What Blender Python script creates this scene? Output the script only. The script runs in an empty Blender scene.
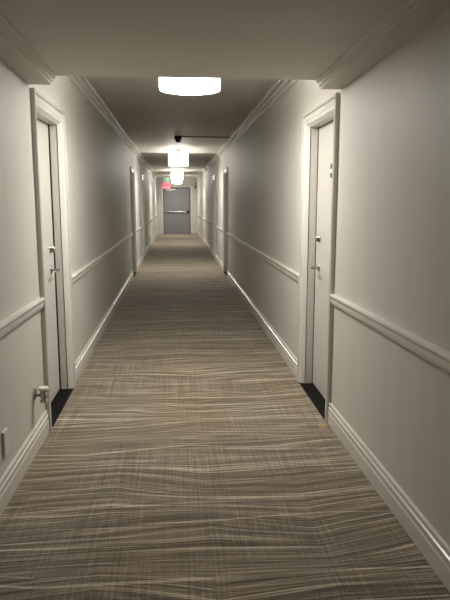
import bpy, bmesh, math, random
from mathutils import Vector, Matrix
random.seed(4)
SC = bpy.context.scene
COL = SC.collection

# ------------------------------------------------------------------ camera
W = 1.85                     # corridor width
YN = 3.745                   # where the ramped entry section meets the level corridor
YE = 28.0                    # end wall
Y0 = -6.0                    # wall behind the camera
RAMP = 0.019
def zr(y): return RAMP*max(0.0, YN-y)

cam_d = bpy.data.cameras.new('camera'); cam = bpy.data.objects.new('camera', cam_d); COL.objects.link(cam)
F_PX, YAW, PITCH, ROLL = 599.7, 0.0817, 0.1626, 0.0008
cam_d.sensor_fit = 'VERTICAL'; cam_d.sensor_height = 36.0; cam_d.lens = 36.0*F_PX/600.0
cam_d.clip_start = 0.05; cam_d.clip_end = 200
fw = Vector((math.sin(YAW)*math.cos(PITCH), math.cos(YAW)*math.cos(PITCH), -math.sin(PITCH)))
rt = Vector((math.cos(YAW), -math.sin(YAW), 0)); up = rt.cross(fw)
rt2 = math.cos(ROLL)*rt + math.sin(ROLL)*up; up2 = math.cos(ROLL)*up - math.sin(ROLL)*rt
m = Matrix((rt2, up2, -fw)).transposed().to_4x4(); m.translation = Vector((0.8402, 0, 1.4567))
cam.matrix_world = m
SC.camera = cam

# ------------------------------------------------------------------ world, exposure
wd = bpy.data.worlds.new('world'); SC.world = wd; wd.use_nodes = True
wd.node_tree.nodes['Background'].inputs[0].default_value = (0.9, 0.85, 0.75, 1)
wd.node_tree.nodes['Background'].inputs[1].default_value = 0.0
SC.view_settings.view_transform = 'Standard'; SC.view_settings.look = 'None'
SC.view_settings.gamma = 1.0; SC.view_settings.use_curve_mapping = False
SC.view_settings.exposure = 0.0
SC.cycles.max_bounces = 12; SC.cycles.diffuse_bounces = 8
LAMP, LAMP_BOTTOM = 17.5, 104.0                  # radiance of the drum shades and of their bottom diffusers
LAMP_COL = (1.0, 0.955, 0.89)

# ------------------------------------------------------------------ materials
def mat(name, col, rough=0.5, metal=0.0, bump=0.0, bscale=200.0, var=0.0, vscale=(3, 3, 3), emit=None, estr=0, spec=0.5):
    mt = bpy.data.materials.new(name); mt.use_nodes = True
    nt = mt.node_tree; b = nt.nodes['Principled BSDF']
    b.inputs['Base Color'].default_value = (*col, 1)
    b.inputs['Roughness'].default_value = rough; b.inputs['Metallic'].default_value = metal
    b.inputs['Specular IOR Level'].default_value = spec
    tc = nt.nodes.new('ShaderNodeTexCoord')
    if var:
        mp = nt.nodes.new('ShaderNodeMapping'); mp.inputs['Scale'].default_value = vscale
        nz = nt.nodes.new('ShaderNodeTexNoise'); nz.inputs['Scale'].default_value = 1.0; nz.inputs['Detail'].default_value = 5
        nt.links.new(tc.outputs['Object'], mp.inputs[0]); nt.links.new(mp.outputs[0], nz.inputs['Vector'])
        mx = nt.nodes.new('ShaderNodeMix'); mx.data_type = 'RGBA'
        mx.inputs[6].default_value = (*[c*(1-var) for c in col], 1); mx.inputs[7].default_value = (*[min(1, c*(1+var)) for c in col], 1)
        nt.links.new(nz.outputs[0], mx.inputs[0]); nt.links.new(mx.outputs[2], b.inputs['Base Color'])
    if bump:
        n2 = nt.nodes.new('ShaderNodeTexNoise'); n2.inputs['Scale'].default_value = bscale; n2.inputs['Detail'].default_value = 3
        nt.links.new(tc.outputs['Object'], n2.inputs['Vector'])
        bp = nt.nodes.new('ShaderNodeBump'); bp.inputs['Strength'].default_value = bump; bp.inputs['Distance'].default_value = 0.002
        nt.links.new(n2.outputs[0], bp.inputs['Height']); nt.links.new(bp.outputs[0], b.inputs['Normal'])
    if emit:
        b.inputs['Emission Color'].default_value = (*emit, 1); b.inputs['Emission Strength'].default_value = estr
    return mt

M_WALL = mat('wall_vinyl', (0.545, 0.53, 0.485), 0.55, bump=0.25, bscale=160, var=0.05, vscale=(9, 9, 0.5), spec=0.35)
M_TRIM = mat('trim_paint', (0.62, 0.605, 0.56), 0.24, var=0.03, spec=0.7)
M_DOOR = mat('door_paint', (0.50, 0.486, 0.445), 0.42, var=0.05, vscale=(30, 30, 0.8))
M_CEIL = mat('ceiling_paint', (0.56, 0.54, 0.49), 0.62, bump=0.12, bscale=90, var=0.04, vscale=(0.6, 6, 3), spec=0.3)
M_BLACK = mat('black_threshold', (0.004, 0.004, 0.0045), 0.6, spec=0.12, var=0.3, vscale=(60, 6, 6))
M_CHROME = mat('satin_chrome', (0.50, 0.485, 0.45), 0.24, 1.0, var=0.05)
M_DARKMETAL = mat('dark_metal', (0.05, 0.047, 0.042), 0.45, 0.6, var=0.1)
M_STEELDOOR = mat('grey_steel_paint', (0.195, 0.204, 0.206), 0.45, var=0.06, vscale=(8, 8, 8))
M_FRAMEGREY = mat('dark_grey_frame', (0.085, 0.088, 0.09), 0.5, var=0.06)
M_PLASTIC = mat('ivory_plastic', (0.66, 0.64, 0.58), 0.4, var=0.03)
M_DARKPL = mat('dark_plastic', (0.03, 0.028, 0.026), 0.6, var=0.1, spec=0.15)
M_SHADE = mat('lit_shade_fabric', (0.85, 0.83, 0.78), 0.7, emit=LAMP_COL, estr=LAMP, var=0.02)
M_DIFF = mat('lit_diffuser', (0.85, 0.83, 0.78), 0.6, emit=LAMP_COL, estr=LAMP_BOTTOM, var=0.02)
M_CAP = mat('shade_top_cap', (0.7, 0.69, 0.66), 0.6, var=0.03)
M_RING = mat('shade_rim_wire', (0.012, 0.012, 0.013), 0.5, var=0.05, spec=0.1)
M_SIGNRED = mat('lit_red_panel', (0.7, 0.1, 0.12), 0.4, emit=(1.0, 0.16, 0.20), estr=0.75, var=0.02)
M_SIGNLET = mat('deep_red_letter', (0.5, 0.01, 0.03), 0.4, emit=(0.8, 0.03, 0.07), estr=0.5, var=0.02)
M_SIGNGREY = mat('sign_face_grey', (0.22, 0.22, 0.19), 0.5, var=0.05)
M_SIGNGREEN = mat('lit_green_mark', (0.1, 0.45, 0.2), 0.5, emit=(0.12, 0.5, 0.22), estr=0.35, var=0.02)

def carpet_mat():
    mt = bpy.data.materials.new('striated_carpet'); mt.use_nodes = True
    nt = mt.node_tree; N = nt.nodes; L = nt.links; b = N['Principled BSDF']
    tc = N.new('ShaderNodeTexCoord'); sp = N.new('ShaderNodeSeparateXYZ'); L.new(tc.outputs['Object'], sp.inputs[0])
    X, Y = sp.outputs[0], sp.outputs[1]
    def val(s, v):
        if isinstance(v, (int, float)): s.default_value = v
        else: L.new(v, s)
    def ma(op, a, bb=0.0, c=None):
        n = N.new('ShaderNodeMath'); n.operation = op; val(n.inputs[0], a); val(n.inputs[1], bb)
        if c is not None: val(n.inputs[2], c)
        return n.outputs[0]
    def noise(x, y, z=0.0, detail=2, rough=0.5):
        c = N.new('ShaderNodeCombineXYZ'); val(c.inputs[0], x); val(c.inputs[1], y); val(c.inputs[2], z)
        n = N.new('ShaderNodeTexNoise'); n.inputs['Scale'].default_value = 1.0; n.inputs['Detail'].default_value = detail
        n.inputs['Roughness'].default_value = rough
        L.new(c.outputs[0], n.inputs['Vector']); return n.outputs[0]
    def sstep(v, lo, hi):
        n = N.new('ShaderNodeMapRange'); n.interpolation_type = 'SMOOTHSTEP'
        val(n.inputs[0], v); n.inputs[1].default_value = lo; n.inputs[2].default_value = hi
        return n.outputs[0]
    def warped(x0, step, seed, amp, fy):
        # the stripes bend at evenly spaced columns and run straight between them
        q = ma('DIVIDE', ma('SUBTRACT', X, x0), step); k = ma('FLOOR', q); t = ma('FRACT', q)
        yy = ma('MULTIPLY', Y, fy)
        v0 = noise(ma('MULTIPLY', k, 7.37), yy, seed, 1); v1 = noise(ma('MULTIPLY', ma('ADD', k, 1.0), 7.37), yy, seed, 1)
        v = ma('ADD', ma('MULTIPLY', v0, ma('SUBTRACT', 1.0, t)), ma('MULTIPLY', v1, t))
        return ma('ADD', Y, ma('MULTIPLY', ma('SUBTRACT', v, 0.5), amp))
    ya = warped(0.52-0.46*3, 0.46, 1.7, 0.42, 1.7)
    yb = warped(0.30-0.61*3, 0.61, 9.1, 0.40, 1.5)
    # broad tonal bands, then thin pale lines in two crossing families
    bands = noise(ma('MULTIPLY', X, 0.5), ma('MULTIPLY', ya, 24.0), 3.0, 3, 0.6)
    la = sstep(noise(ma('MULTIPLY', X, 0.35), ma('MULTIPLY', ya, 50.0), 5.0, 1), 0.60, 0.68)
    lb = sstep(noise(ma('MULTIPLY', X, 0.35), ma('MULTIPLY', yb, 36.0), 8.0, 1), 0.61, 0.68)
    ld = sstep(noise(ma('MULTIPLY', X, 0.5), ma('MULTIPLY', ya, 60.0), 15.0, 1), 0.58, 0.66)
    fine = noise(ma('MULTIPLY', X, 3.0), ma('MULTIPLY', ya, 130.0), 2.0, 2)
    # lengthwise threads that come and go, giving the woven check
    thr = ma('ADD', ma('MULTIPLY', noise(ma('MULTIPLY', X, 84.0), ma('MULTIPLY', Y, 1.4), 4.0, 2, 0.6), 0.72), ma('MULTIPLY', noise(ma('MULTIPLY', X, 120.0), ma('MULTIPLY', ya, 20.0), 14.0, 1), 0.28))
    thm = sstep(noise(ma('MULTIPLY', X, 2.6), ma('MULTIPLY', Y, 0.9), 6.0, 2), 0.34, 0.62)
    pile = noise(ma('MULTIPLY', X, 260.0), ma('MULTIPLY', Y, 260.0), 0.0, 2)
    v = ma('ADD', ma('MULTIPLY', ma('SUBTRACT', bands, 0.5), 0.62), 0.34)
    v = ma('ADD', v, ma('MULTIPLY', la, 0.30)); v = ma('ADD', v, ma('MULTIPLY', lb, 0.26))
    v = ma('SUBTRACT', v, ma('MULTIPLY', ld, 0.20))
    v = ma('ADD', v, ma('MULTIPLY', ma('SUBTRACT', fine, 0.5), 0.9))
    v = ma('ADD', v, ma('MULTIPLY', ma('MULTIPLY', ma('SUBTRACT', thr, 0.5), thm), 0.60))
    v = ma('ADD', v, ma('MULTIPLY', ma('SUBTRACT', pile, 0.5), 0.5))
    v = ma('ADD', ma('MULTIPLY', ma('SUBTRACT', v, 0.42), 1.35), 0.37)
    cr = N.new('ShaderNodeValToRGB'); L.new(v, cr.inputs[0]); e = cr.color_ramp.elements
    e[0].position = 0.08; e[0].color = (0.095, 0.076, 0.054, 1)
    e[1].position = 0.88; e[1].color = (0.66, 0.595, 0.48, 1)
    k = e.new(0.32); k.color = (0.222, 0.187, 0.138, 1)
    k = e.new(0.55); k.color = (0.39, 0.34, 0.262, 1)
    # ochre yarn in the middle of the runner and a few rust-coloured specks by the right threshold
    oc = ma('MULTIPLY', sstep(noise(ma('MULTIPLY', X, 1.6), ma('MULTIPLY', Y, 0.8), 12.0, 1), 0.35, 0.75), 0.45)
    mx = N.new('ShaderNodeMix'); mx.data_type = 'RGBA'; mx.blend_type = 'MULTIPLY'; L.new(oc, mx.inputs[0])
    L.new(cr.outputs[0], mx.inputs[6]); mx.inputs[7].default_value = (1.0, 0.90, 0.70, 1)
    dx = ma('SUBTRACT', X, 1.79); dy = ma('SUBTRACT', Y, 3.70)
    d = ma('SQRT', ma('ADD', ma('MULTIPLY', ma('MULTIPLY', dx, dx), 3.0), ma('MULTIPLY', dy, dy)))
    d = ma('ADD', d, ma('MULTIPLY', ma('SUBTRACT', noise(ma('MULTIPLY', X, 40.0), ma('MULTIPLY', Y, 40.0), 1.0, 2), 0.5), 0.14))
    st = ma('MULTIPLY', ma('SUBTRACT', 1.0, sstep(d, 0.02, 0.075)), 0.75)
    m2 = N.new('ShaderNodeMix'); m2.data_type = 'RGBA'; L.new(st, m2.inputs[0]); L.new(mx.outputs[2], m2.inputs[6])
    m2.inputs[7].default_value = (0.42, 0.27, 0.13, 1)
    L.new(m2.outputs[2], b.inputs['Base Color'])
    b.inputs['Roughness'].default_value = 0.85; b.inputs['Specular IOR Level'].default_value = 0.25
    b.inputs['Sheen Weight'].default_value = 0.12
    bp = N.new('ShaderNodeBump'); bp.inputs['Strength'].default_value = 0.5; bp.inputs['Distance'].default_value = 0.006
    L.new(v, bp.inputs['Height']); L.new(bp.outputs[0], b.inputs['Normal'])
    return mt
M_CARPET = carpet_mat()

# ------------------------------------------------------------------ mesh helpers
def link(name, bm, material, parent=None, smooth=False):
    bmesh.ops.recalc_face_normals(bm, faces=bm.faces)
    me = bpy.data.meshes.new(name); bm.to_mesh(me); bm.free()
    me.materials.append(material)
    if smooth:
        for p in me.polygons: p.use_smooth = True
        me.set_sharp_from_angle(angle=math.radians(35))
    o = bpy.data.objects.new(name, me); COL.objects.link(o)
    if parent: o.parent = parent
    return o
def struct(o, label, cat):
    o['kind'] = 'structure'; o['label'] = label; o['category'] = cat; return o
def thing(name, label, cat, loc, group=None):
    o = bpy.data.objects.new(name, None); COL.objects.link(o); o.location = loc
    o['label'] = label; o['category'] = cat
    if group: o['group'] = group
    return o
def add_box(bm, x0, x1, y0, y1, z0, z1, bevel=0.0, ramp=False):
    vs = []
    for x in (x0, x1):
        for y in (y0, y1):
            for z in (z0, z1): vs.append(bm.verts.new((x, y, z + (zr(y) if ramp else 0))))
    a = vs
    fs = [bm.faces.new([a[i] for i in q]) for q in ((0, 1, 3, 2), (4, 6, 7, 5), (0, 4, 5, 1), (2, 3, 7, 6), (0, 2, 6, 4), (1, 5, 7, 3))]
    if bevel:
        es = set(e for f in fs for e in f.edges)
        bmesh.ops.bevel(bm, geom=list(es), offset=bevel, segments=2, affect='EDGES', profile=0.6)
def loft(bm, rings, closed=True, caps=True):
    R = [[bm.verts.new(p) for p in r] for r in rings]
    n = len(R[0])
    for a, b in zip(R, R[1:]):
        for i in range(n if closed else n-1):
            j = (i+1) % n; bm.faces.new((a[i], a[j], b[j], b[i]))
    if caps and closed:
        bm.faces.new(R[0]); bm.faces.new(R[-1][::-1])
def strip(bm, prof, side, y0, y1):
    """moulding of profile (out-from-wall, height) along a side wall, following the ramp"""
    sx = (lambda u: u) if side == 'left' else (lambda u: W-u)
    loft(bm, [[(sx(u), y, z+zr(y)) for u, z in prof] for y in (y0, y1)])
def add_lathe(bm, prof, axis='Z', org=(0, 0, 0), n=32, flip=1):
    o = Vector(org); R = []
    for r, h in prof:
        ring = []
        for i in range(n):
            a = 2*math.pi*i/n; c, s = r*math.cos(a), r*math.sin(a)
            p = {'Z': (c, s, h*flip), 'X': (h*flip, c, s), 'Y': (c, h*flip, s)}[axis]
            ring.append(o+Vector(p))
        R.append(ring)
    loft(bm, R)

# ------------------------------------------------------------------ room shell
CEIL, SOF, TH = 2.56, 2.18, 0.15
YS = 3.725                                  # end of the lowered entry ceiling
CW, ODW, HEAD = 0.085, 0.81, 2.028
DOORS_Y = [3.74, 11.62, 15.25]              # near outer edge of each casing
def opening(y): return y+CW, y+CW+ODW
bm = bmesh.new()
for ya, yb in ((Y0-0.1, YN), (YN, YE+0.2)):
    add_box(bm, -0.2, W+0.2, ya, yb, -0.08, 0.0, ramp=True)
bmesh.ops.remove_doubles(bm, verts=bm.verts, dist=1e-5)
struct(link('floor', bm, M_CARPET), 'taupe carpet with pale zigzag streaks running down the corridor', 'floor')

for side in ('left', 'right'):
    x0, x1 = (-TH, 0) if side == 'left' else (W, W+TH)
    bm = bmesh.new()
    y = Y0
    for d in DOORS_Y:
        a, b = opening(d)
        add_box(bm, x0, x1, y, a, -0.05, 2.70); add_box(bm, x0, x1, a, b, HEAD, 2.70); y = b
    add_box(bm, x0, x1, y, YE+0.1, -0.05, 2.70)
    bmesh.ops.remove_doubles(bm, verts=bm.verts, dist=1e-5)
    struct(link('wall_'+side, bm, M_WALL), 'long off-white corridor wall on the %s' % side, 'wall')
# end wall with an opening for the exit door
EDX0, EDX1, EDH = 0.325, 1.495, 2.06
bm = bmesh.new()
add_box(bm, -0.0, EDX0-0.04, YE, YE+0.12, -0.05, 2.70); add_box(bm, EDX1+0.04, W, YE, YE+0.12, -0.05, 2.70)
add_box(bm, EDX0-0.04, EDX1+0.04, YE, YE+0.12, EDH+0.04, 2.70)
struct(link('wall_far', bm, M_WALL), 'short end wall around the grey exit door', 'wall')
bm = bmesh.new(); add_box(bm, 0, W, Y0-0.1, Y0, -0.05, 2.70)
struct(link('wall_behind', bm, M_WALL), 'wall closing the corridor behind the viewer', 'wall')
bm = bmesh.new(); add_box(bm, -TH, W+TH, YS, YE+0.12, CEIL, CEIL+0.1)
struct(link('ceiling', bm, M_CEIL), 'grey-white ceiling of the long corridor', 'ceiling')
# lowered ceiling over the entry section
bm = bmesh.new()
loft(bm, [[(x, Y0, SOF+zr(Y0)), (x, YS, SOF+zr(YS)), (x, YS, 2.66), (x, Y0, 2.66)] for x in (0.0, W)])
struct(link('ceiling_soffit', bm, M_CEIL), 'lowered flat ceiling over the entry end of the corridor', 'ceiling')
# shallow ceiling beams
for k, (yb, dz) in enumerate(((13.5, 0.05), (21.75, 0.05))):
    bm = bmesh.new(); add_box(bm, 0.05, W-0.05, yb, yb+0.16, CEIL-dz, CEIL+0.02, 0.004)
    struct(link('trim_%d' % (1+k), bm, M_CEIL), ['shallow ceiling beam just beyond the second hanging lamp', 'shallow ceiling beam just beyond the third hanging lamp'][k], 'beam')

BASE = [(0, -0.01), (0.018, -0.01), (0.018, 0.078), (0.0145, 0.084), (0.0145, 0.104), (0.018, 0.108), (0.0175, 0.114), (0.0105, 0.118), (0.0105, 0.130), (0.013, 0.134), (0.012, 0.141), (0.006, 0.146), (0, 0.146)]
RAIL = [(0, 0.802), (0.012, 0.802), (0.016, 0.808), (0.016, 0.816), (0.022, 0.820), (0.022, 0.846), (0.026, 0.851), (0.030, 0.856), (0.031, 0.864), (0.027, 0.871), (0, 0.874)]
CROWN = [(0, 2.434), (0.013, 2.434), (0.015, 2.436), (0.015, 2.450), (0.004, 2.454), (0.004, 2.472), (0.008, 2.476), (0.039, 2.477), (0.042, 2.480), (0.042, 2.507), (0.040, 2.510), (0.027, 2.511), (0.027, 2.523), (0.060, 2.525), (0.064, 2.529), (0.064, 2.562), (0, 2.562)]
SOFTRIM = [(0, 2.128), (0.124, 2.128), (0.128, 2.131), (0.129, 2.140), (0.137, 2.143), (0.141, 2.149), (0.143, 2.160), (0.153, 2.165), (0.157, 2.172), (0.157, 2.185), (0, 2.185)]
def free_runs(ya, yb):
    out, y = [], ya
    for d in DOORS_Y:
        out.append((y, d)); y = d+2*CW+ODW
    out.append((y, yb)); return out
def runs(prof, side, lst, bm):
    for a, b in lst:
        if a < YN-0.01 and b > YN+0.01: lst2 = [(a, YN), (YN, b)]
        else: lst2 = [(a, b)]
        for c, d in lst2: strip(bm, prof, side, c, d)
t = 3
for side in ('left', 'right'):
    bm = bmesh.new(); runs(BASE, side, free_runs(Y0, YE), bm)
    struct(link('baseboard_'+side, bm, M_TRIM), 'stepped white baseboard along the %s wall' % side, 'baseboard')
    bm = bmesh.new(); runs(RAIL, side, free_runs(Y0, YE), bm)
    struct(link('trim_%d' % t, bm, M_TRIM), 'white chair rail at waist height along the %s wall' % side, 'chair rail'); t += 1
    bm = bmesh.new(); strip(bm, CROWN, side, YS, YE)
    struct(link('trim_%d' % t, bm, M_TRIM), 'white crown moulding along the top of the %s wall' % side, 'crown moulding'); t += 1
    bm = bmesh.new(); strip(bm, SOFTRIM, side, Y0, YS)
    struct(link('trim_%d' % t, bm, M_CEIL), 'flat box moulding under the lowered ceiling, %s side' % side, 'moulding'); t += 1
# the same mouldings on the end wall
def endstrip(bm, prof, xa, xb): loft(bm, [[(x, YE-u, z) for u, z in prof] for x in (xa, xb)])
bm = bmesh.new(); endstrip(bm, BASE, 0, EDX0-0.13); endstrip(bm, BASE, EDX1+0.13, W)
struct(link('baseboard_far', bm, M_TRIM), 'white baseboard on the end wall beside the exit door', 'baseboard')
bm = bmesh.new(); endstrip(bm, RAIL, 0, EDX0-0.13); endstrip(bm, RAIL, EDX1+0.13, W)
struct(link('trim_%d' % t, bm, M_TRIM), 'white chair rail on the end wall beside the exit door', 'chair rail'); t += 1
bm = bmesh.new(); endstrip(bm, CROWN, 0, W)
struct(link('trim_%d' % t, bm, M_TRIM), 'white crown moulding across the top of the end wall', 'crown moulding'); t += 1

# ------------------------------------------------------------------ guest-room doors
CASE = [(0.0, 0.0), (-0.018, -0.022), (-0.018, -0.014), (-0.014, -0.011), (-0.006, 0.004), (0.0, 0.013), (0.004, 0.016), (0.016, 0.016), (0.019, 0.009), (0.025, 0.009), (0.030, 0.013), (0.054, 0.019), (0.057, 0.019), (0.059, 0.012), (0.064, 0.012), (0.066, 0.026), (0.069, 0.028), (0.082, 0.028), (0.085, 0.025), (0.085, 0.0)]
def casing(bm, pf, a, b, h, prof=CASE):
    """mitred architrave round an opening a..b, height h; pf(along, out, z) places a point"""
    rings = []
    for (p, z, sp, sz) in ((a, 0, -1, 0), (a, h, -1, 1), (b, h, 1, 1), (b, 0, 1, 0)):
        rings.append([pf(p+sp*u, tt, z+sz*u) for u, tt in prof])
    loft(bm, rings)
REC = 0.078       # how far the leaf sits behind the wall face
def guest_door(side, y, name, label, lock_z, plate=False, detail=True):
    a, b = opening(y)
    s = 1 if side == 'left' else -1
    root = bpy.data.objects.new(name, None); COL.objects.link(root)
    root.location = (0 if side == 'left' else W, (a+b)/2, 0)
    struct(root, label, 'door')
    ym = (a+b)/2
    P = lambda yy, u, z: (s*u, yy-ym, z)             # u: out of the wall into the corridor
    def box(bm, y0, y1, u0, u1, z0, z1, bev=0.0):
        xs = sorted((s*u0, s*u1)); add_box(bm, xs[0], xs[1], y0-ym, y1-ym, z0, z1, bev)
    bm = bmesh.new(); casing(bm, P, a, b, HEAD); link('casing', bm, M_TRIM, root)
    bm = bmesh.new(); J = 0.018
    box(bm, a, a+J, -TH, -0.016, 0, HEAD); box(bm, b-J, b, -TH, -0.016, 0, HEAD); box(bm, a+J, b-J, -TH, -0.016, HEAD-J, HEAD)
    for u0, u1 in ((-TH, -REC-0.046),):          # the stop behind the leaf
        w = 0.014
        box(bm, b-J-w, b-J, u0, u1, 0, HEAD-J); box(bm, a+J, a+J+w, u0, u1, 0, HEAD-J); box(bm, a+J+w, b-J-w, u0, u1, HEAD-J-w, HEAD-J)
    link('jamb', bm, M_TRIM, root)
    bm = bmesh.new(); box(bm, a+J+0.003, b-J-0.012, -REC-0.042, -REC, 0.012, HEAD-J-0.004, 0.002)
    link('door_leaf', bm, M_DOOR, root)
    bm = bmesh.new(); box(bm, a, b, -TH, 0.024, -0.03, 0.005, 0.002); link('threshold', bm, M_BLACK, root)
    g = 0.009 if side == 'left' else 0.003        # dark strip drawing the line between leaf and jamb, lock side
    bm = bmesh.new(); box(bm, b-J-0.005, b-J+0.001, -REC-0.006, -REC+g, 0.006, HEAD-J); link('dark_strip', bm, M_DARKPL, root)
    if not detail: 
        ly = b-J-0.075
        bm = bmesh.new(); add_lathe(bm, [(0.026, 0), (0.026, 0.008), (0.011, 0.01), (0.011, 0.04), (0.009, 0.042)], 'X', P(ly, -REC, lock_z-0.2), 16, s)
        box(bm, ly-0.10, ly+0.01, -REC+0.036, -REC+0.05, lock_z-0.21, lock_z-0.19, 0.004)
        link('lever_handle', bm, M_CHROME, root, True); return root
    ly = b-J-0.14
    bm = bmesh.new(); add_lathe(bm, [(0.030, 0), (0.030, 0.006), (0.027, 0.010), (0.024, 0.028), (0.021, 0.032), (0.006, 0.033)], 'X', P(ly, -REC, lock_z), 32, s)
    link('deadbolt', bm, M_CHROME, root, True)
    lz = 0.962
    bm = bmesh.new(); add_lathe(bm, [(0.031, 0), (0.031, 0.005), (0.028, 0.009), (0.013, 0.012), (0.0095, 0.018), (0.0095, 0.048), (0.012, 0.053), (0.010, 0.062), (0.004, 0.064)], 'X', P(ly, -REC, lz), 32, s)
    # lever curving back towards the hinge side
    rings = []
    for q in range(9):
        f = q/8; yy = ly+0.006-0.118*f; u = -REC+0.054+0.004*math.sin(f*math.pi); r1, r2 = 0.010-0.003*f, 0.007-0.001*f
        zz = lz+0.004*math.sin(f*3)
        rings.append([P(yy, u+r2*math.cos(k*math.pi/6), zz+r1*math.sin(k*math.pi/6)) for k in range(12)])
    loft(bm, rings); link('lever_handle', bm, M_CHROME, root, True)
    bm = bmesh.new(); add_lathe(bm, [(0.0095, 0), (0.0095, 0.004), (0.006, 0.005), (0.002, 0.003)], 'X', P(ym-0.075, -REC, 1.545), 20, s)
    link('peephole', bm, M_DARKMETAL, root, True)
    if plate:
        pz, py = 1.668, ym-0.075
        n = 40
        def oval(h0, h1, ry, rz, u0, u1, mtl, nm):
            bm = bmesh.new()
            pts = []
            for i in range(n):
                an = 2*math.pi*i/n; z = max(h0, min(h1, rz*math.sin(an))); c = math.sqrt(max(0, 1-(z/rz)**2))*ry
                pts.append((math.copysign(c, math.cos(an)), z))
            loft(bm, [[P(py+p, u, pz+z) for p, z in pts] for u in (u0, u1)])
            bmesh.ops.remove_doubles(bm, verts=bm.verts, dist=1e-5)
            return link(nm, bm, mtl, root)
        oval(-0.072, 0.072, 0.052, 0.072, -REC, -REC+0.006, M_PLASTIC, 'number_plate')['label'] = 'oval plate with two dark panels'
        oval(0.014, 0.05, 0.046, 0.066, -REC+0.006, -REC+0.008, M_DARKPL, 'plate_panel')
        oval(-0.05, -0.014, 0.046, 0.066, -REC+0.006, -REC+0.008, M_DARKPL, 'plate_panel')
    return root
guest_door('left', DOORS_Y[0], 'door_1', 'white recessed door in the left wall nearest the viewer, past the door stop', 1.112)
guest_door('right', DOORS_Y[0], 'door_2', 'white recessed door in the right wall nearest the viewer, with an oval dark plate', 1.182, True)
guest_door('left', DOORS_Y[1], 'door_3', 'second white door along the left wall, halfway down the corridor', 1.15, detail=False)
guest_door('right', DOORS_Y[1], 'door_4', 'second white door along the right wall, halfway down the corridor', 1.15, detail=False)
guest_door('left', DOORS_Y[2], 'door_5', 'third and farthest white door along the left wall', 1.15, detail=False)
guest_door('right', DOORS_Y[2], 'door_6', 'third and farthest white door along the right wall', 1.15, detail=False)

# ------------------------------------------------------------------ exit door at the end
root = bpy.data.objects.new('door_7', None); COL.objects.link(root); root.location = ((EDX0+EDX1)/2, YE, 0)
struct(root, 'grey steel exit door with push bar at the far end of the corridor', 'door')
hx = (EDX1-EDX0)/2
bm = bmesh.new(); casing(bm, lambda p, u, z: (p, -u, z), -hx-0.04, hx+0.04, EDH+0.04, [(0.0, 0.0)] + CASE[5:]); link('casing', bm, M_TRIM, root)
bm = bmesh.new()
add_box(bm, -hx-0.04, -hx, 0, 0.11, 0, EDH+0.04); add_box(bm, hx, hx+0.04, 0, 0.11, 0, EDH+0.04); add_box(bm, -hx, hx, 0, 0.11, EDH, EDH+0.04)
link('door_frame', bm, M_FRAMEGREY, root)
bm = bmesh.new(); add_box(bm, -hx+0.004, hx-0.004, 0.03, 0.075, 0.012, EDH-0.005, 0.002); link('door_leaf', bm, M_STEELDOOR, root)
bm = bmesh.new(); add_box(bm, -hx, hx, 0, 0.11, -0.02, 0.010); link('threshold', bm, M_DARKMETAL, root)
pb = bm = bmesh.new()
add_box(bm, -hx+0.06, hx-0.14, -0.045, -0.005, 0.955, 1.015, 0.006); add_box(bm, -hx+0.06, -hx+0.11, -0.01, 0.031, 0.955, 1.015)
pbar = link('push_bar', bm, M_CHROME, root)
bm = bmesh.new(); add_box(bm, hx-0.14, hx-0.03, -0.055, 0.031, 0.935, 1.045, 0.008); link('latch_case', bm, M_DARKPL, pbar)
cl = bm = bmesh.new(); add_box(bm, -hx+0.08, -hx+0.36, -0.05, 0.031, EDH-0.125, EDH-0.065, 0.006); clo = link('door_closer', bm, M_PLASTIC, root)
bm = bmesh.new()
loft(bm, [[(x, -0.03+d, z) for d, z in ((0, EDH-0.065), (0.018, EDH-0.065), (0.018, EDH-0.045), (0, EDH-0.045))] for x in (-hx+0.2, -hx+0.52)])
link('closer_arm', bm, M_CHROME, clo)

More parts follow.
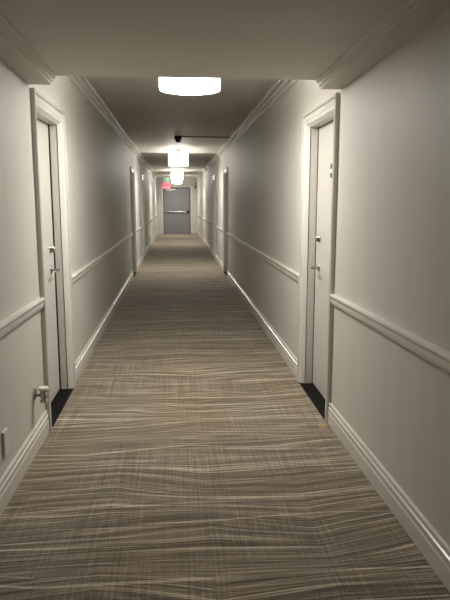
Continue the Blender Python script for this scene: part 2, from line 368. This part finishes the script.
# ------------------------------------------------------------------ hanging drum lamps
LAMPS_Y = [4.32, 13.15, 21.35, 26.3]
LAMP_LABEL = ['glowing white drum lamp nearest the viewer, partly hidden by the lowered ceiling edge',
              'glowing white drum lamp second from the viewer, just beyond the dark ceiling box',
              'small glowing drum lamp third from the viewer, in front of the farthest one',
              'farthest glowing drum lamp, overlapping above the grey exit door']
def lamp_parts(root):
    R, z0, z1 = 0.210, -0.342, -0.105            # heights below the ceiling
    bm = bmesh.new(); add_lathe(bm, [(0.062, 0.0), (0.062, -0.016), (0.05, -0.022), (0.006, -0.023)], n=32); link('canopy', bm, M_CHROME, root, True)
    bm = bmesh.new(); add_lathe(bm, [(0.0075, -0.02), (0.0075, z1-0.03), (0.003, z1-0.032)], n=14); link('stem', bm, M_CHROME, root, True)
    bm = bmesh.new(); n = 64
    rings = [[(r*math.cos(2*math.pi*i/n), r*math.sin(2*math.pi*i/n), z) for i in range(n)] for r, z in ((R, z0), (R, z1), (R-0.003, z1), (R-0.003, z0), (R, z0))]
    loft(bm, rings, caps=False); bmesh.ops.remove_doubles(bm, verts=bm.verts, dist=1e-5)
    sh = link('drum_shade', bm, M_SHADE, root, True)
    bm = bmesh.new(); add_lathe(bm, [(R-0.005, z0+0.010), (R-0.005, z0+0.006), (0.01, z0+0.002)], n=48); df = link('diffuser', bm, M_DIFF, root)
    df['label'] = 'white glowing bottom diffuser'
    bm = bmesh.new(); add_lathe(bm, [(R-0.006, z1-0.016), (R-0.006, z1-0.012), (0.012, z1-0.012)], n=48); link('top_cap', bm, M_CAP, root)
    bm = bmesh.new()
    loft(bm, [[((R+0.001+0.0036*math.cos(a))*math.cos(q), (R+0.001+0.0036*math.cos(a))*math.sin(q), z0+0.0036*math.sin(a)) for a in [k*math.pi/3 for k in range(6)]] for q in [2*math.pi*i/64 for i in range(65)]], caps=False)
    bmesh.ops.remove_doubles(bm, verts=bm.verts, dist=1e-5); link('rim_wire', bm, M_RING, sh)
    bm = bmesh.new(); add_lathe(bm, [(0.004, z0+0.004), (0.013, z0), (0.013, z0-0.005), (0.006, z0-0.009), (0.007, z0-0.015), (0.001, z0-0.018)], n=20); link('finial', bm, M_RING, df, True)
first = None
for i, y in enumerate(LAMPS_Y):
    loc = (0.95 if i == 0 else 0.918, y, CEIL)
    if i == 0:
        first = thing('pendant_light', LAMP_LABEL[0], 'lamp', loc, 'drum pendant lights along the corridor'); lamp_parts(first)
    else:
        r = first.copy(); COL.objects.link(r); r.location = loc; r['label'] = LAMP_LABEL[i]
        for ch in list(first.children):
            c = ch.copy(); COL.objects.link(c); c.parent = r
            for g in ch.children:
                d = g.copy(); COL.objects.link(d); d.parent = c

# ------------------------------------------------------------------ dark ceiling box with conduit
jb = thing('ceiling_alarm', 'dark box on the ceiling in front of the second drum lamp', 'alarm', (0.90, 10.6, CEIL))
bm = bmesh.new(); add_box(bm, -0.062, 0.062, -0.062, 0.062, -0.05, 0, 0.004); link('mounting_box', bm, M_DARKPL, jb)
bm = bmesh.new(); add_lathe(bm, [(0.044, -0.048), (0.044, -0.085), (0.036, -0.100), (0.012, -0.104)], n=28); link('sensor_head', bm, M_DARKPL, jb, True)
bm = bmesh.new(); r = 0.008
loft(bm, [[(x, 10.6+r*math.cos(k*math.pi/5), CEIL-r-0.001+r*math.sin(k*math.pi/5)) for k in range(10)] for x in (0.962, W-0.062)])
cd = link('conduit', bm, M_DARKMETAL, None, True)
cd['label'] = 'thin dark conduit running across the ceiling from the box to the right wall'; cd['category'] = 'conduit'

# ------------------------------------------------------------------ exit sign
sg = thing('exit_sign', 'lit exit sign, green above red, hanging left of the far grey door', 'sign', (0.46, 26.75, CEIL))
SW = 0.165; zt, zm, zb = -0.035, -0.295, -0.545
bm = bmesh.new(); add_box(bm, -SW-0.015, SW+0.015, -0.035, 0.035, zb-0.012, zt+0.012, 0.006); link('housing', bm, M_DARKPL, sg)
bm = bmesh.new(); add_lathe(bm, [(0.012, 0), (0.012, zt)], n=14); add_lathe(bm, [(0.045, 0), (0.045, -0.012)], n=20); link('hanger', bm, M_DARKMETAL, sg)
bm = bmesh.new(); add_box(bm, -SW, SW, -0.039, -0.034, zm+0.006, zt, 0); gp = link('upper_panel', bm, M_SIGNGREY, sg); gp['label'] = 'grey upper panel with a green mark'
bm = bmesh.new(); add_box(bm, -SW, SW, -0.039, -0.034, zb, zm-0.006, 0); rp = link('lower_panel', bm, M_SIGNRED, sg); rp['label'] = 'glowing red lower panel'
def bar(bm, x0, z0, x1, z1, w, y0=-0.043, y1=-0.0385):
    d = Vector((x1-x0, 0, z1-z0)).normalized()*w/2; p = Vector((-d.z, 0, d.x))
    q = [Vector((x0, 0, z0))-p, Vector((x1, 0, z1))-p, Vector((x1, 0, z1))+p, Vector((x0, 0, z0))+p]
    loft(bm, [[(v.x, y, v.z) for v in q] for y in (y0, y1)])
bm = bmesh.new(); zc = (zt+zm)/2                    # running figure
add_lathe(bm, [(0.024, -0.0385), (0.024, -0.043)], 'Y', (0.028, 0, zc+0.082), 18)
for q in ((0.012, 0.055, -0.018, -0.012), (0.005, 0.045, 0.07, 0.012), (0.004, 0.05, -0.07, 0.03), (-0.018, -0.012, 0.045, -0.045), (0.045, -0.045, 0.04, -0.1), (-0.018, -0.012, -0.05, -0.06), (-0.05, -0.06, -0.105, -0.075)):
    bar(bm, q[0], zc+q[1], q[2], zc+q[3], 0.032)
link('running_figure', bm, M_SIGNGREEN, gp)
zc = (zb+zm)/2; h = 0.05; w = 0.015
LET = [[(-.025, -1, -.025, 1), (-.025, .86, .025, .86), (-.025, 0, .02, 0), (-.025, -.86, .025, -.86)],
       [(-.026, -1, .026, 1), (-.026, 1, .026, -1)], [(0, -1, 0, 1)], [(-.03, .86, .03, .86), (0, -1, 0, 1)]]
for ch, xc in zip(LET, (-0.105, -0.03, 0.032, 0.095)):
    bm = bmesh.new()
    for i, (a, b, c, d) in enumerate(ch): bar(bm, xc+a, zc+b*h, xc+c, zc+d*h, w, -0.043-0.0002*i)
    link('letter', bm, M_SIGNLET, rp)

# small dark device on the end wall, right of the door
dv = thing('wall_strobe', 'small dark alarm device high on the end wall, right of the grey door', 'alarm', (1.765, YE, 2.17))
bm = bmesh.new(); add_box(bm, -0.026, 0.026, -0.028, 0, -0.12, 0.12, 0.005); link('back_box', bm, M_DARKPL, dv)
bm = bmesh.new(); add_box(bm, -0.018, 0.018, -0.045, -0.026, 0.0, 0.07, 0.006); link('strobe_lens', bm, M_PLASTIC, dv)

# ------------------------------------------------------------------ door stop and outlet on the left wall
py = 3.46
ds = thing('door_stop', 'chrome door stop with round cap on the left wall above the baseboard', 'door stop', (0, py, zr(py)))
bm = bmesh.new(); add_lathe(bm, [(0.036, 0.0), (0.036, 0.005), (0.031, 0.011), (0.018, 0.016), (0.004, 0.017)], 'X', (0, 0, 0.318+0.02), 28); link('wall_plate', bm, M_CHROME, ds, True)
bm = bmesh.new(); add_lathe(bm, [(0.012, 0.014), (0.010, 0.020), (0.010, 0.046)], 'X', (0, 0, 0.31+0.02), 18); link('arm', bm, M_CHROME, ds, True)
bm = bmesh.new(); add_lathe(bm, [(0.010, 0.264), (0.020, 0.267), (0.024, 0.276), (0.018, 0.284), (0.018, 0.294), (0.025, 0.302), (0.025, 0.318), (0.019, 0.326), (0.019, 0.336), (0.023, 0.340)], 'Z', (0.056, 0, 0.02), 28); link('post', bm, M_CHROME, ds, True)
bm = bmesh.new(); add_lathe(bm, [(0.024, 0.340), (0.030, 0.343), (0.030, 0.353), (0.026, 0.358), (0.006, 0.359)], 'Z', (0.056, 0, 0.02), 28); link('cap', bm, M_PLASTIC, ds, True)

oy = 2.83
ot = thing('wall_plate', 'small ivory cover plate low on the left wall at the edge of view', 'cover plate', (0, oy, zr(oy)))
bm = bmesh.new(); add_box(bm, 0, 0.013, -0.036, 0.036, 0.232, 0.352, 0.003); link('cover', bm, M_PLASTIC, ot)
for zc in (0.252, 0.332):
    bm = bmesh.new(); add_lathe(bm, [(0.0035, 0.0125), (0.0035, 0.0140), (0.001, 0.0145)], 'X', (0, 0, zc), 12); link('screw', bm, M_PLASTIC, ot)
